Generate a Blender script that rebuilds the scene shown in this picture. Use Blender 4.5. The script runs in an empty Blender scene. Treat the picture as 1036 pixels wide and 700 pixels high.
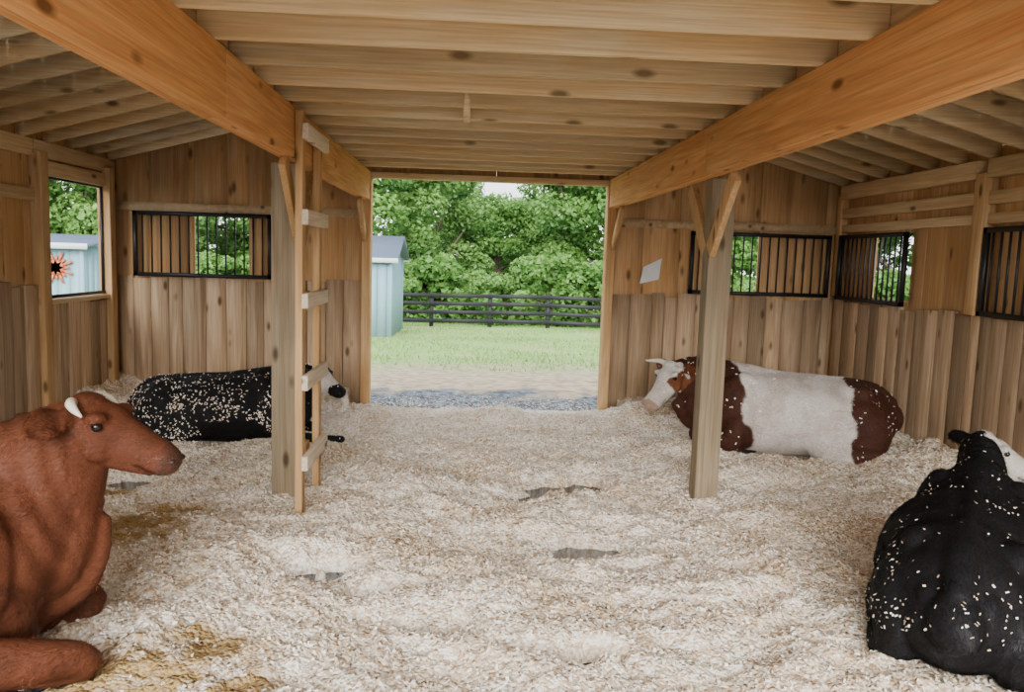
import bpy, bmesh, math, random
import numpy as np
from mathutils import Vector, Matrix, noise, Euler
random.seed(7)
rng = np.random.default_rng(7)
SC = bpy.context.scene
COL = SC.collection

# ------------------------------------------------------------------ camera
CAM_H = 1.6
YAW, PITCH, ROLL = math.radians(3.2), math.radians(6.35), math.radians(1.8)
F0 = Vector((math.sin(YAW)*math.cos(PITCH), math.cos(YAW)*math.cos(PITCH), -math.sin(PITCH)))
R0 = Vector((math.cos(YAW), -math.sin(YAW), 0))
U0 = R0.cross(F0)
Rr = R0*math.cos(ROLL) + U0*math.sin(ROLL)
Ur = U0*math.cos(ROLL) - R0*math.sin(ROLL)
cd = bpy.data.cameras.new('camera'); cam = bpy.data.objects.new('camera', cd); COL.objects.link(cam)
cd.lens = 28.0; cd.sensor_width = 36.0; cd.clip_start = 0.05; cd.clip_end = 300
M = Matrix.Identity(4)
for i in range(3):
    M[i][0] = Rr[i]; M[i][1] = Ur[i]; M[i][2] = -F0[i]
M[0][3], M[1][3], M[2][3] = 0, 0, CAM_H
cam.matrix_world = M
SC.camera = cam

# ------------------------------------------------------------------ helpers
def arrays_obj(name, V, F, mats=(), parent=None, smooth=False, link=True):
    me = bpy.data.meshes.new(name)
    V = np.asarray(V, dtype=np.float32); F = np.asarray(F, dtype=np.int32)
    n = F.shape[1]
    me.vertices.add(len(V)); me.vertices.foreach_set('co', V.ravel())
    me.loops.add(F.size); me.loops.foreach_set('vertex_index', F.ravel())
    me.polygons.add(len(F))
    me.polygons.foreach_set('loop_start', np.arange(0, F.size, n, dtype=np.int32))
    me.polygons.foreach_set('loop_total', np.full(len(F), n, dtype=np.int32))
    if smooth:
        me.polygons.foreach_set('use_smooth', np.ones(len(F), dtype=bool))
    me.update(calc_edges=True)
    for m in mats: me.materials.append(m)
    ob = bpy.data.objects.new(name, me)
    if link: COL.objects.link(ob)
    if parent: ob.parent = parent
    return ob

def nmat(name):
    m = bpy.data.materials.new(name); m.use_nodes = True
    nt = m.node_tree
    return m, nt, nt.nodes['Principled BSDF']

def N(nt, typ, **kw):
    n = nt.nodes.new(typ)
    for k, v in kw.items(): setattr(n, k, v)
    return n

def mixc(nt, a, b, fac, blend='MIX'):
    n = nt.nodes.new('ShaderNodeMix'); n.data_type = 'RGBA'; n.blend_type = blend
    for sock, v in ((n.inputs[0], fac), (n.inputs[6], a), (n.inputs[7], b)):
        if hasattr(v, 'is_linked'): nt.links.new(v, sock)
        elif isinstance(v, (int, float)): sock.default_value = v
        else: sock.default_value = (*v, 1)
    return n.outputs[2]

def maprange(nt, v, a, b, c, d):
    n = nt.nodes.new('ShaderNodeMapRange'); nt.links.new(v, n.inputs[0])
    for i, x in enumerate((a, b, c, d)): n.inputs[i+1].default_value = x
    return n.outputs[0]

def wood(name, c1, c2, axis='Z', tonevar=(0.75, 1.15), c3=None, knots=True, rough=0.75, bump=0.25, kf=0.17):
    m, nt, bs = nmat(name); L = nt.links.new
    tc = N(nt, 'ShaderNodeTexCoord'); at = N(nt, 'ShaderNodeAttribute', attribute_name='tone')
    mul = N(nt, 'ShaderNodeVectorMath', operation='MULTIPLY_ADD')
    comb = N(nt, 'ShaderNodeCombineXYZ')
    for i in range(3): L(at.outputs['Fac'], comb.inputs[i])
    L(comb.outputs[0], mul.inputs[0]); mul.inputs[1].default_value = (37, 53, 71)
    L(tc.outputs['Object'], mul.inputs[2])
    def nz(along, across, detail, dist):
        mp = N(nt, 'ShaderNodeMapping'); s = [across]*3; s['XYZ'.index(axis)] = along
        mp.inputs['Scale'].default_value = s; L(mul.outputs[0], mp.inputs[0])
        n = N(nt, 'ShaderNodeTexNoise'); n.inputs['Scale'].default_value = 1
        n.inputs['Detail'].default_value = detail; n.inputs['Distortion'].default_value = dist
        L(mp.outputs[0], n.inputs['Vector']); return n.outputs[0], mp
    g1, mp1 = nz(0.9, 16, 4, 1.2)
    g2, _ = nz(2.5, 110, 3, 0.2)
    g3, _ = nz(1.6, 3.0, 2, 0.3)
    f = maprange(nt, g1, 0.36, 0.64, 0, 1)
    col = mixc(nt, c1, c2, f)
    col = mixc(nt, col, c3 or c2, maprange(nt, g3, 0.42, 0.68, 0, 0.7))
    fine = maprange(nt, g2, 0.3, 0.7, 0.80, 1.1)
    tone = maprange(nt, at.outputs['Fac'], 0, 1, *tonevar)
    mm = N(nt, 'ShaderNodeMath', operation='MULTIPLY'); L(fine, mm.inputs[0]); L(tone, mm.inputs[1])
    cc = N(nt, 'ShaderNodeCombineXYZ')
    for i in range(3): L(mm.outputs[0], cc.inputs[i])
    col = mixc(nt, col, cc.outputs[0], 1.0, 'MULTIPLY')
    if knots:
        mp = N(nt, 'ShaderNodeMapping'); s = [6.0]*3; s['XYZ'.index(axis)] = 2.4
        mp.inputs['Scale'].default_value = s; L(mul.outputs[0], mp.inputs[0])
        v = N(nt, 'ShaderNodeTexVoronoi'); v.inputs['Scale'].default_value = 1
        L(mp.outputs[0], v.inputs['Vector'])
        k = maprange(nt, v.outputs['Distance'], 0.07, kf, 0.9, 0)
        col = mixc(nt, col, (0.25*c1[0], 0.22*c1[1], 0.2*c1[2]), k)
    L(col, bs.inputs['Base Color']); bs.inputs['Roughness'].default_value = rough
    bs.inputs['Specular IOR Level'].default_value = 0.15
    bp = N(nt, 'ShaderNodeBump'); bp.inputs['Strength'].default_value = bump; bp.inputs['Distance'].default_value = 0.01
    L(g2, bp.inputs['Height']); L(bp.outputs[0], bs.inputs['Normal'])
    return m

def plain(name, c, rough=0.6, metal=0.0, nscale=8, var=0.25, bump=0.1):
    m, nt, bs = nmat(name); L = nt.links.new
    tc = N(nt, 'ShaderNodeTexCoord'); n = N(nt, 'ShaderNodeTexNoise'); n.inputs['Scale'].default_value = nscale
    n.inputs['Detail'].default_value = 5
    L(tc.outputs['Object'], n.inputs['Vector'])
    a = tuple(x*(1-var) for x in c); b = tuple(min(1, x*(1+var)) for x in c)
    L(mixc(nt, a, b, n.outputs[0]), bs.inputs['Base Color'])
    bs.inputs['Roughness'].default_value = rough; bs.inputs['Metallic'].default_value = metal
    bp = N(nt, 'ShaderNodeBump'); bp.inputs['Strength'].default_value = bump; bp.inputs['Distance'].default_value = 0.02
    L(n.outputs[0], bp.inputs['Height']); L(bp.outputs[0], bs.inputs['Normal'])
    return m

class B:
    def __init__(s): s.v = []; s.f = []; s.m = []; s.t = []
    def hexa(s, p, mat=0, tone=None):
        i = len(s.v); s.v += [tuple(q) for q in p]
        tone = random.random() if tone is None else tone
        for q in ((0,3,2,1),(4,5,6,7),(0,1,5,4),(1,2,6,5),(2,3,7,6),(3,0,4,7)):
            s.f.append([i+k for k in q]); s.m.append(mat); s.t.append(tone)
    def box(s, x0, x1, y0, y1, z0, z1, mat=0, tone=None, ztop=None):
        za, zb = ztop if ztop else (z1, z1)
        s.hexa([(x0,y0,z0),(x1,y0,z0),(x1,y1,z0),(x0,y1,z0),(x0,y0,za),(x1,y0,zb),(x1,y1,zb),(x0,y1,za)], mat, tone)
    def bar(s, p0, p1, w, h, up=(0,0,1), mat=0, tone=None):
        p0 = Vector(p0); p1 = Vector(p1); d = (p1-p0).normalized(); sd = d.cross(Vector(up)).normalized(); u = sd.cross(d)
        c = []
        for a, b in ((-1,-1),(1,-1),(1,1),(-1,1)): c.append(p0+sd*a*w/2+u*b*h/2)
        for a, b in ((-1,-1),(1,-1),(1,1),(-1,1)): c.append(p1+sd*a*w/2+u*b*h/2)
        i = len(s.v); s.v += [tuple(q) for q in c]; tone = random.random() if tone is None else tone
        for q in ((0,1,2,3),(7,6,5,4),(4,5,1,0),(5,6,2,1),(6,7,3,2),(7,4,0,3)):
            s.f.append([i+k for k in q]); s.m.append(mat); s.t.append(tone)
    def build(s, name, mats, parent=None, bevel=0.0):
        ob = arrays_obj(name, s.v, s.f, mats, parent)
        me = ob.data; me.polygons.foreach_set('material_index', np.array(s.m, dtype=np.int32))
        a = me.attributes.new('tone', 'FLOAT', 'FACE'); a.data.foreach_set('value', np.array(s.t, dtype=np.float32))
        if bevel:
            b = ob.modifiers.new('bevel', 'BEVEL'); b.width = bevel; b.segments = 2
        return ob

# ------------------------------------------------------------------ materials
W_planks = wood('rough_oak_planks', (0.46,0.30,0.17), (0.70,0.51,0.33), 'Z', (0.52,1.22), (0.50,0.34,0.20))
W_sheath = wood('pine_siding', (0.54,0.31,0.14), (0.68,0.43,0.215), 'Z', (0.82,1.10), (0.58,0.31,0.115), kf=.2)
W_beamY = wood('orange_beam_timber', (0.62,0.28,0.095), (0.79,0.43,0.175), 'Y', (0.9,1.1), (0.70,0.36,0.135))
W_joist = wood('joist_pine', (0.82,0.60,0.33), (0.92,0.76,0.47), 'X', (0.70,1.05), (0.86,0.59,0.28))
W_deckY = wood('deck_pine', (0.56,0.38,0.19), (0.66,0.49,0.28), 'Y', (0.7,1.05), (0.58,0.37,0.18))
W_post = wood('grey_post_timber', (0.25,0.185,0.11), (0.34,0.265,0.17), 'Z', (0.9,1.1), (0.24,0.195,0.13))
W_stud = wood('stud_pine_vertical', (0.54,0.32,0.14), (0.68,0.45,0.23), 'Z', (0.85,1.1), (0.60,0.34,0.135))
W_girt = wood('girt_pine', (0.56,0.37,0.19), (0.68,0.50,0.29), 'Y', (0.85,1.1))
W_rung = wood('pale_rung_board', (0.66,0.53,0.38), (0.76,0.66,0.52), 'Y', (0.9,1.1))
M_black = plain('black_painted_steel', (0.012,0.012,0.013), 0.45)
M_fence = plain('black_fence_paint', (0.016,0.016,0.018), 0.7)
M_mat = plain('wet_rubber_mat', (0.030,0.042,0.06), 0.16, nscale=5, var=0.6)
M_shed = plain('blue_grey_siding', (0.23,0.38,0.44), 0.7, nscale=3, var=0.08)
M_shroof = plain('slate_roof_felt', (0.10,0.13,0.19), 0.8, nscale=20)
M_white = plain('white_paint', (0.75,0.76,0.76), 0.6, var=0.05)
M_red = plain('red_rust_metal', (0.50,0.12,0.06), 0.5)
M_bark = plain('bark', (0.10,0.075,0.05), 0.9, nscale=12, var=0.5)

# ------------------------------------------------------------------ building dims
XL, XR, YB, YF = -3.66, 3.98, 8.52, -0.6
DL, DR, DTOP = -1.04, 1.44, 2.38
WT = 2.46; XC = (XL+XR)/2; SL = 0.27
def roofz(x): return WT + SL*((x-XL) if x < XC else (XR-x))

def strips(b, u0, u1, step, holes, ztopf, put, mat, z0=0.0):
    br = [u0]; u = u0
    while u < u1-1e-4:
        u += step; br.append(min(u, u1))
    for h in holes: br += [h[0], h[1]]
    br = sorted(set(round(x, 4) for x in br if u0-1e-6 <= x <= u1+1e-6))
    for a, c in zip(br[:-1], br[1:]):
        if c-a < 0.004: continue
        tone = random.random()
        mid = (a+c)/2
        hs = sorted([h for h in holes if h[0] < mid < h[1]], key=lambda h: h[2])
        lo = z0
        for h in hs:
            if h[2] > lo: put(b, a+0.001, c-0.001, lo, h[2], h[2], mat, tone)
            lo = h[3]
        put(b, a+0.001, c-0.001, lo, ztopf(a), ztopf(c), mat, tone)

def put_y(y0, y1):
    def f(b, a, c, lo, ta, tc, mat, tone): b.box(a, c, y0, y1, lo, 0, mat, tone, ztop=(ta, tc))
    return f
def put_x(x0, x1):
    def f(b, a, c, lo, ta, tc, mat, tone): b.box(x0, x1, a, c, lo, ta, mat, tone)
    return f
def dado(b, u0, u1, top, put, mat=1):
    u = u0
    while u < u1-0.03:
        w = random.choice([0.14, 0.18, 0.21, 0.24, 0.2]); e = min(u+w, u1)
        if u1-e < 0.06: e = u1
        t = top+random.uniform(-0.02, 0.03)
        put(b, u+0.004, e-0.005, -0.1, t, t, mat, random.random()); u = e

# ---- back wall
WB, WTOP = 1.31, 1.94
b = B()
holes = [(DL-0.02, DR+0.02, -1, DTOP), (-2.88, -2.32, WB, WTOP), (2.80, 3.13, WB, WTOP)]
strips(b, XL-0.08, XR+0.08, 0.40, holes, lambda x: roofz(x)+0.138, put_y(YB+0.05, YB+0.075), 0, z0=-0.1)
dado(b, XL+0.02, DL-0.09, 1.28, put_y(YB+0.005, YB+0.045))
dado(b, DR+0.09, XR-0.02, 1.24, put_y(YB+0.005, YB+0.045))
for x0, x1 in ((XL, DL-0.09), (DR+0.09, XR)):
    b.box(x0, x1, YB+0.01, YB+0.05, 1.96, 2.05, 2, 0.2)
b.build('wall_back', [W_sheath, W_planks, W_girt])
# ---- left wall
b = B()
lh = [(7.14, 8.28, 1.10, 2.18), (2.2, 3.6, 1.1, 2.18)]
strips(b, YF, YB+0.075, 0.30, lh, lambda u: WT+0.10, put_x(XL-0.075, XL-0.05), 0, z0=-0.1)
def dadoL(y0, y1, top): dado(b, y0, y1, top, put_x(XL-0.045, XL-0.005))
dadoL(YF, 7.0, 1.25); dadoL(7.14, 8.28, 1.06); dadoL(8.40, 8.52, 1.25)
for y in (7.06, 8.34, 4.8, 2.1, 0.0):
    b.box(XL-0.05, XL+0.05, y-0.06, y+0.06, -0.1, WT-0.1, 2)
b.box(XL-0.05, XL+0.01, 7.12, 8.28, 2.18, 2.30, 3); b.box(XL-0.10, XL+0.03, 7.12, 8.28, 1.065, 1.10, 3)
for z0, z1 in ((WT-0.14, WT), (1.95, 2.05)):
    for y0, y1 in ((YF, 2.04), (2.16, 4.74), (4.86, 7.0)):
        b.box(XL-0.05, XL-0.005, y0, y1, z0, z1, 3)
b.box(XL-0.05, XL+0.0, 7.0, YB, WT-0.14, WT, 3)
b.build('wall_left', [W_sheath, W_planks, W_stud, W_girt], bevel=0.003)
# ---- right wall
b = B()
rh = [(7.12, 7.80, WB, WTOP), (4.7, 5.35, WB, WTOP)]
strips(b, YF, YB+0.075, 0.30, rh, lambda u: WT+0.10, put_x(XR+0.05, XR+0.075), 0, z0=-0.1)
dado(b, YF, 6.0, 1.25, put_x(XR+0.005, XR+0.045)); dado(b, 6.12, YB, 1.25, put_x(XR+0.005, XR+0.045))
for y in (6.06, 3.6, 1.2):
    b.box(XR-0.06, XR+0.05, y-0.06, y+0.06, 1.262, WT-0.1, 2)
b.box(XR-0.03, XR+0.05, YB-0.09, YB+0.0, 1.29, WT-0.1, 2)
b.box(XR+0.005, XR+0.045, 6.005, 6.115, -0.1, 1.26, 1)
for z0, z1, t in ((WT-0.14, WT, 0.05), (2.12, 2.22, 0.02), (1.97, 2.05, 0.01)):
    b.box(XR-t, XR+0.05, YF, 6.0, z0, z1, 3); b.box(XR-t, XR+0.05, 6.12, 8.43, z0, z1, 3)
b.build('wall_right', [W_sheath, W_planks, W_stud, W_girt], bevel=0.003)

# ---- windows with black grilles
def grille(name, p0, p1, z0, z1, nb):
    g = B(); p0 = Vector(p0); p1 = Vector(p1); d = (p1-p0)
    def P(t, z): q = p0+d*t; return (q.x, q.y, z)
    L = d.length; e = 0.02/L
    up = (0,0,1)
    g.bar(P(0, z0+0.02), P(1, z0+0.02), 0.035, 0.04, up); g.bar(P(0, z1-0.02), P(1, z1-0.02), 0.035, 0.04, up)
    sidev = d.normalized()
    for t in (e, 1-e): g.bar(P(t, z0), P(t, z1), 0.035, 0.04, sidev)
    for i in range(1, nb):
        g.bar(P(i/nb, z0+0.03), P(i/nb, z1-0.03), 0.014, 0.014, sidev)
    return g.build(name, [M_black])
grille('window_1', (-3.48, YB-0.02, 0), (-2.07, YB-0.02, 0), WB-0.02, WTOP+0.02, 15)
grille('window_2', (2.36, YB-0.02, 0), (3.90, YB-0.02, 0), WB-0.04, WTOP, 16)
grille('window_3', (XR-0.03, 8.40, 0), (XR-0.03, 7.08, 0), WB-0.05, WTOP+0.0, 14)
grille('window_4', (XR-0.03, 5.98, 0), (XR-0.03, 4.6, 0), WB-0.05, WTOP+0.0, 14)
g = B(); g.bar((XL-0.03, 7.14, 1.125), (XL-0.03, 8.28, 1.125), 0.03, 0.03); g.bar((XL-0.03, 7.155, 1.11), (XL-0.03, 7.155, 2.17), 0.02, 0.02, (0,1,0))
g.bar((XL-0.03, 8.265, 1.11), (XL-0.03, 8.265, 2.17), 0.02, 0.02, (0,1,0)); g.bar((XL-0.03, 7.14, 2.165), (XL-0.03, 8.28, 2.165), 0.02, 0.02)
g.build('window_5', [M_black])

# ---- door opening trim
b = B()
b.box(DL-0.09, DL, YB-0.08, YB+0.09, -0.1, 2.38, 0, 0.9); b.box(DR, DR+0.09, YB-0.08, YB+0.09, -0.1, 2.38, 0, 0.9)
b.box(DL-0.02, DR+0.02, YB-0.02, YB+0.09, 2.38, 2.44, 1, 0.3)
b.build('door_frame', [W_stud, W_joist], bevel=0.004)

# ---- main beams
BZ0, BZ1 = 2.15, 2.44
for k, (x0, x1) in enumerate(((DL-0.12, DL-0.01), (DR+0.01, DR+0.12))):
    b = B(); ys = [YF, 3.55 if k == 0 else 5.0, YB-0.08]
    for a, c in zip(ys[:-1], ys[1:]):
        for q in range(3):
            w = (x1-x0)/3
            b.box(x0+q*w+0.0005, x0+(q+1)*w-0.0005, a+0.002, c-0.002, BZ0+random.uniform(-.002,.002), BZ1, 0)
    o = b.build('timber_beam' if k == 0 else 'timber_beam.001', [W_beamY], bevel=0.003)

# ---- loft joists + deck
b = B(); y = -0.4; JH = 0.15
while y < YB-0.1:
    b.box(DL-0.079, DR+0.079, y-0.02, y+0.02, BZ1+0.001+random.uniform(0,.006), BZ1+JH, 0, random.random()); y += 0.42+random.uniform(-.02,.02)
b.box(DL-0.12, DL-0.081, YF, YB-.1, BZ1+.001, BZ1+JH, 1); b.box(DR+0.081, DR+0.12, YF, YB-.1, BZ1+.001, BZ1+JH, 1)
b.build('loft_joists', [W_joist, W_girt], bevel=0.003)
b = B(); x = DL-0.13
while x < DR+0.13:
    b.box(x+0.002, min(x+0.19, DR+0.15)-0.002, YF, YB-0.02, BZ1+JH+.001, BZ1+JH+0.025, 0); x += 0.19
b.box(-0.85, -0.05, 4.66, 5.02, BZ1+JH-.02, BZ1+JH, 1, 0.9); b.box(-0.06, -0.02, 4.66, 5.02, BZ1-0.03, BZ1+JH-.02, 1, 0.9)
b.build('ceiling', [W_deckY, W_joist])

# ---- roof
b = B(); y = YF+0.05
while y < YB+0.04:
    for xa, xb in ((XL-0.045, XC), (XC, XR+0.045)):
        za, zb = (WT-SL*0.045, roofz(XC)) if xa < XC-0.1 else (roofz(XC), WT-SL*0.045)
        b.hexa([(xa,y-.02,za),(xb,y-.02,zb),(xb,y+.02,zb),(xa,y+.02,za),(xa,y-.02,za+.14),(xb,y-.02,zb+.14),(xb,y+.02,zb+.14),(xa,y+.02,za+.14)], 0)
    y += 0.41
b.build('roof_rafters', [W_joist])
b = B()
for s in (0, 1):
    x = 0.0; W = XC-XL+0.35
    while x < W:
        xa, xb = x+0.002, min(x+0.2, W)-0.002
        A = lambda d: (XC-d) if s == 0 else (XC+d)
        zf = lambda d: roofz(XC)-SL*d+0.141
        X0, X1 = (A(xb), A(xa)) if s == 0 else (A(xa), A(xb))
        z0, z1 = (zf(xb), zf(xa)) if s == 0 else (zf(xa), zf(xb))
        b.hexa([(X0,YF-.1,z0),(X1,YF-.1,z1),(X1,YB+.3,z1),(X0,YB+.3,z0),(X0,YF-.1,z0+.02),(X1,YF-.1,z1+.02),(X1,YB+.3,z1+.02),(X0,YB+.3,z0+.02)], 0)
        x += 0.2
b.build('roof_sheathing', [W_deckY])

# ---- posts with braces
def post(name, x, y, xa, brace):
    b = B(); b.box(x-0.078, x+0.078, y-0.07, y+0.07, -0.1, BZ0-0.003, 0, 0.5)
    for dy in brace:
        b.bar((xa, y+dy*0.05, 1.68), (xa, y+dy*0.47, BZ0-0.02), 0.04, 0.12, (0,-dy,1), 1)
    return b.build(name, [W_post, W_stud], bevel=0.004)
post('support_post', -1.19, 5.26, -1.10, (-1, 1))
post('support_post.001', 1.63, 5.22, 1.57, (-1, 1))
b = B()
b.bar((DL-0.06, YB-0.11, 1.75), (DL-0.06, YB-0.52, BZ0-0.03), 0.04, 0.10, (0,-1,-1), 0)
b.bar((DR+0.07, YB-0.11, 1.75), (DR+0.07, YB-0.52, BZ0-0.03), 0.04, 0.10, (0,-1,-1), 0)
b.build('corner_brace', [W_stud])

# ---- ladder (fixed to the aisle face of the left beam and post)
b = B()
b.box(-1.046, -1.002, 4.86, 4.95, -0.08, 2.42, 0, 0.8); b.box(-1.046, -1.002, 5.40, 5.49, -0.08, 2.38, 0, 0.6)
for z in (0.30, 0.80, 1.30, 1.80, 2.30):
    b.box(-1.000, -0.962, 4.83, 5.52, z-0.045, z+0.045, 1, 1.0)
b.box(-1.11, -1.047, 5.20, 5.32, 0.25, 0.34, 0, .3); b.box(-1.11, -1.047, 5.20, 5.32, 1.26, 1.34, 0, .3)
b.build('wooden_ladder', [W_stud, W_rung], bevel=0.003)

# ---- paper notice
V = []; F = []
for i in range(8):
    for j in range(8):
        u, v = i/7, j/7
        V.append((1.84+0.2*u+0.03*v, YB+0.040-0.02*math.sin(4*u+3*v)**2-0.004, 1.36+0.23*v+0.05*u-0.05*(v*v*(1-u))))
for i in range(7):
    for j in range(7): k = i*8+j; F.append((k, k+8, k+9, k+1))
arrays_obj('paper_notice', V, F, [M_white])

# ------------------------------------------------------------------ bedding floor
fl = B(); fl.box(XL-0.05, XR+0.05, YF, YB+0.09, -0.14, -0.075, 0, 0.5); fl.build('floor', [M_mat])
dips = [(-2.32,5.55,.20),(-0.72,3.98,.17),(-2.3,6.05,.14),(0.45,5.3,.20),(0.78,5.6,.22),(0.98,5.1,.16),(0.72,4.35,.16),(-0.45,3.72,.10),(-1.75,2.95,.24),(-0.1,2.5,.09),(0.55,3.1,.09),(0.15,5.05,.13),(-2.55,4.9,.12)]
stains = [(-1.08,2.95,.36),(-1.35,2.75,.28),(-1.85,4.5,.28),(-1.75,4.85,.2),(-0.85,2.75,.24),(-2.4,5.3,.2),(-1.0,2.6,.25)]
mounds = [(1.75,6.25,.30,.10),(2.1,6.0,.35,.07),(2.8,5.95,.4,.05),(-1.35,6.35,.3,.05),(2.95,2.7,.3,.05),(-1.5,6.9,.3,.06),(-2.9,7.6,.4,.08),(1.75,7.9,.4,.10),(1.75,3.05,.3,.05)]
def bed_h(x, y):
    p = Vector((x, y, 0))
    q = p + Vector((noise.noise(p*2.2), noise.noise(p*2.2+Vector((5,5,5))), 0))*0.15
    h = 0.060*noise.noise(p*1.5)+0.055*noise.noise(q*3.4+Vector((3,1,0)))
    h += 0.045*(0.35-abs(noise.noise(q*4.6+Vector((2,7,0)))))+0.032*(0.3-abs(noise.noise(q*9+Vector((8,2,0)))))
    h += 0.014*noise.noise(p*19)+0.014*noise.noise(p*36)
    dw = min(x-XL, XR-x, 10); h += 0.14*math.exp(-dw/0.45)
    if x < DL-0.2 or x > DR+0.2: h += 0.12*math.exp(-(YB-y)/0.4)
    else: h -= 0.06*math.exp(-(YB-y)/0.25)
    for mx, my, r, a in mounds:
        h += a*math.exp(-((x-mx)**2+(y-my)**2)/(r*r))
    h = max(h, -0.055+0.1*(h+0.055))
    for dx, dy, r in dips:
        d = math.hypot((x-dx)*0.8, (y-dy)*1.3)
        if d < 2*r:
            h -= (0.17+0.20*noise.noise(p*9))*math.exp(-(d/r)**2*1.2)
    return h
nx, ny = 480, 570
xs = np.linspace(XL+0.0, XR-0.0, nx); ys = np.linspace(YF, YB+0.06, ny)
H = np.array([[bed_h(x, y) for x in xs] for y in ys])
X, Y = np.meshgrid(xs, ys)
V = np.stack([X, Y, H], -1).reshape(-1, 3)
ii = np.arange((ny-1)*nx).reshape(ny-1, nx)[:, :-1].ravel()
F = np.stack([ii, ii+1, ii+nx+1, ii+nx], -1)
m, nt, bs = nmat('wood_shavings'); L = nt.links.new
tc = N(nt, 'ShaderNodeTexCoord'); at = N(nt, 'ShaderNodeAttribute', attribute_name='stain')
v = N(nt, 'ShaderNodeTexVoronoi'); v.inputs['Scale'].default_value = 60; L(tc.outputs['Object'], v.inputs['Vector'])
sp = N(nt, 'ShaderNodeSeparateColor'); L(v.outputs['Color'], sp.inputs[0])
col = mixc(nt, (0.60,0.44,0.29), (0.97,0.90,0.79), maprange(nt, sp.outputs[0], 0.0, 0.55, 0, 1))
n2 = N(nt, 'ShaderNodeTexNoise'); n2.inputs['Scale'].default_value = 1.6; n2.inputs['Detail'].default_value = 6; L(tc.outputs['Object'], n2.inputs['Vector'])
col = mixc(nt, col, mixc(nt, col, (0.84,0.75,0.63), 1.0, 'MULTIPLY'), maprange(nt, n2.outputs[0], 0.46, 0.64, 0, 1.0))
col = mixc(nt, col, (0.38,0.235,0.06), maprange(nt, at.outputs['Fac'], 0.15, 0.8, 0, 0.85))
L(col, bs.inputs['Base Color']); bs.inputs['Roughness'].default_value = 0.9; bs.inputs['Specular IOR Level'].default_value = 0.1
bp = N(nt, 'ShaderNodeBump'); bp.inputs['Strength'].default_value = 0.9; bp.inputs['Distance'].default_value = 0.012; bp.invert = True
n5 = N(nt, 'ShaderNodeTexNoise'); n5.inputs['Scale'].default_value = 30; n5.inputs['Detail'].default_value = 3; L(tc.outputs['Object'], n5.inputs['Vector'])
ad = N(nt, 'ShaderNodeMath', operation='MULTIPLY_ADD'); L(n5.outputs[0], ad.inputs[0]); ad.inputs[1].default_value = 1.4; L(v.outputs['Distance'], ad.inputs[2])
L(ad.outputs[0], bp.inputs['Height']); L(bp.outputs[0], bs.inputs['Normal'])
M_bed = m
bed = arrays_obj('wood_shavings_bedding', V, F, [M_bed], smooth=True)
st = np.zeros(len(V), dtype=np.float32)
for sx, sy, r in stains:
    d = np.hypot(V[:,0]-sx, V[:,1]-sy)
    st = np.maximum(st, np.exp(-(d/r)**2*1.3))
nzv = np.array([noise.noise(Vector((p[0]*6, p[1]*6, 1)))+.5*noise.noise(Vector((p[0]*16, p[1]*16, 1))) for p in V]); st = np.clip(st*(1.1+1.6*nzv), 0, 1)
a = bed.data.attributes.new('stain', 'FLOAT', 'POINT'); a.data.foreach_set('value', st.astype(np.float32))

def flakes(name, P, Nn, size, mats, parent=None, jit=0.35):
    n = len(P)
    r = rng.normal(size=(n,3)); nn = Nn + jit*rng.normal(size=(n,3)); nn /= np.linalg.norm(nn, axis=1)[:,None]
    t = np.cross(nn, r); t /= np.linalg.norm(t, axis=1)[:,None]; bt = np.cross(nn, t)
    l = size*rng.uniform(0.6, 1.5, n)[:,None]; w = size*rng.uniform(0.35, 0.8, n)[:,None]
    base = P + nn*size*0.25
    V = np.stack([base-t*l-bt*w, base+t*l-bt*w, base+t*l+bt*w, base-t*l+bt*w], 1).reshape(-1,3)
    F = np.arange(4*n).reshape(n,4)
    ob = arrays_obj(name, V, F, mats, parent)
    ob.data.polygons.foreach_set('material_index', rng.integers(0, len(mats), n).astype(np.int32))
    return ob
FL = [plain('shaving_a', (0.94,0.85,0.71), 0.85, var=0.05), plain('shaving_b', (0.74,0.56,0.38), 0.85, var=0.1), plain('shaving_c', (0.97,0.93,0.85), 0.85, var=0.05)]
n = 180000
fy = YF + 1.4 + (rng.random(n)**1.4)*(7.5); fx = rng.uniform(XL+0.05, XR-0.05, n)
gi = np.clip(((fy-YF)/(YB+0.06-YF)*(ny-1)), 0, ny-1.001); gj = np.clip((fx-XL)/(XR-XL)*(nx-1), 0, nx-1.001)
i0 = gi.astype(int); j0 = gj.astype(int); fi = gi-i0; fj = gj-j0
hz = H[i0,j0]*(1-fi)*(1-fj)+H[i0+1,j0]*fi*(1-fj)+H[i0,j0+1]*(1-fi)*fj+H[i0+1,j0+1]*fi*fj
stf = st.reshape(ny, nx)[i0, j0]
keep = (hz > -0.07) & (rng.random(n) > stf*1.25)
P = np.stack([fx, fy, hz], -1)[keep]
flakes('wood_shavings', P, np.tile([0,0,1.0], (len(P),1)), 0.0092, FL, parent=bed, jit=.5)
k = 1500; P = np.stack([rng.uniform(DL, DR, k), YB+0.05+np.abs(rng.normal(0,.45,k)), np.full(k, -0.072)], -1)
flakes('shavings_spill', P, np.tile([0,0,1.0], (k,1)), 0.010, FL, parent=bed, jit=.1)

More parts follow.
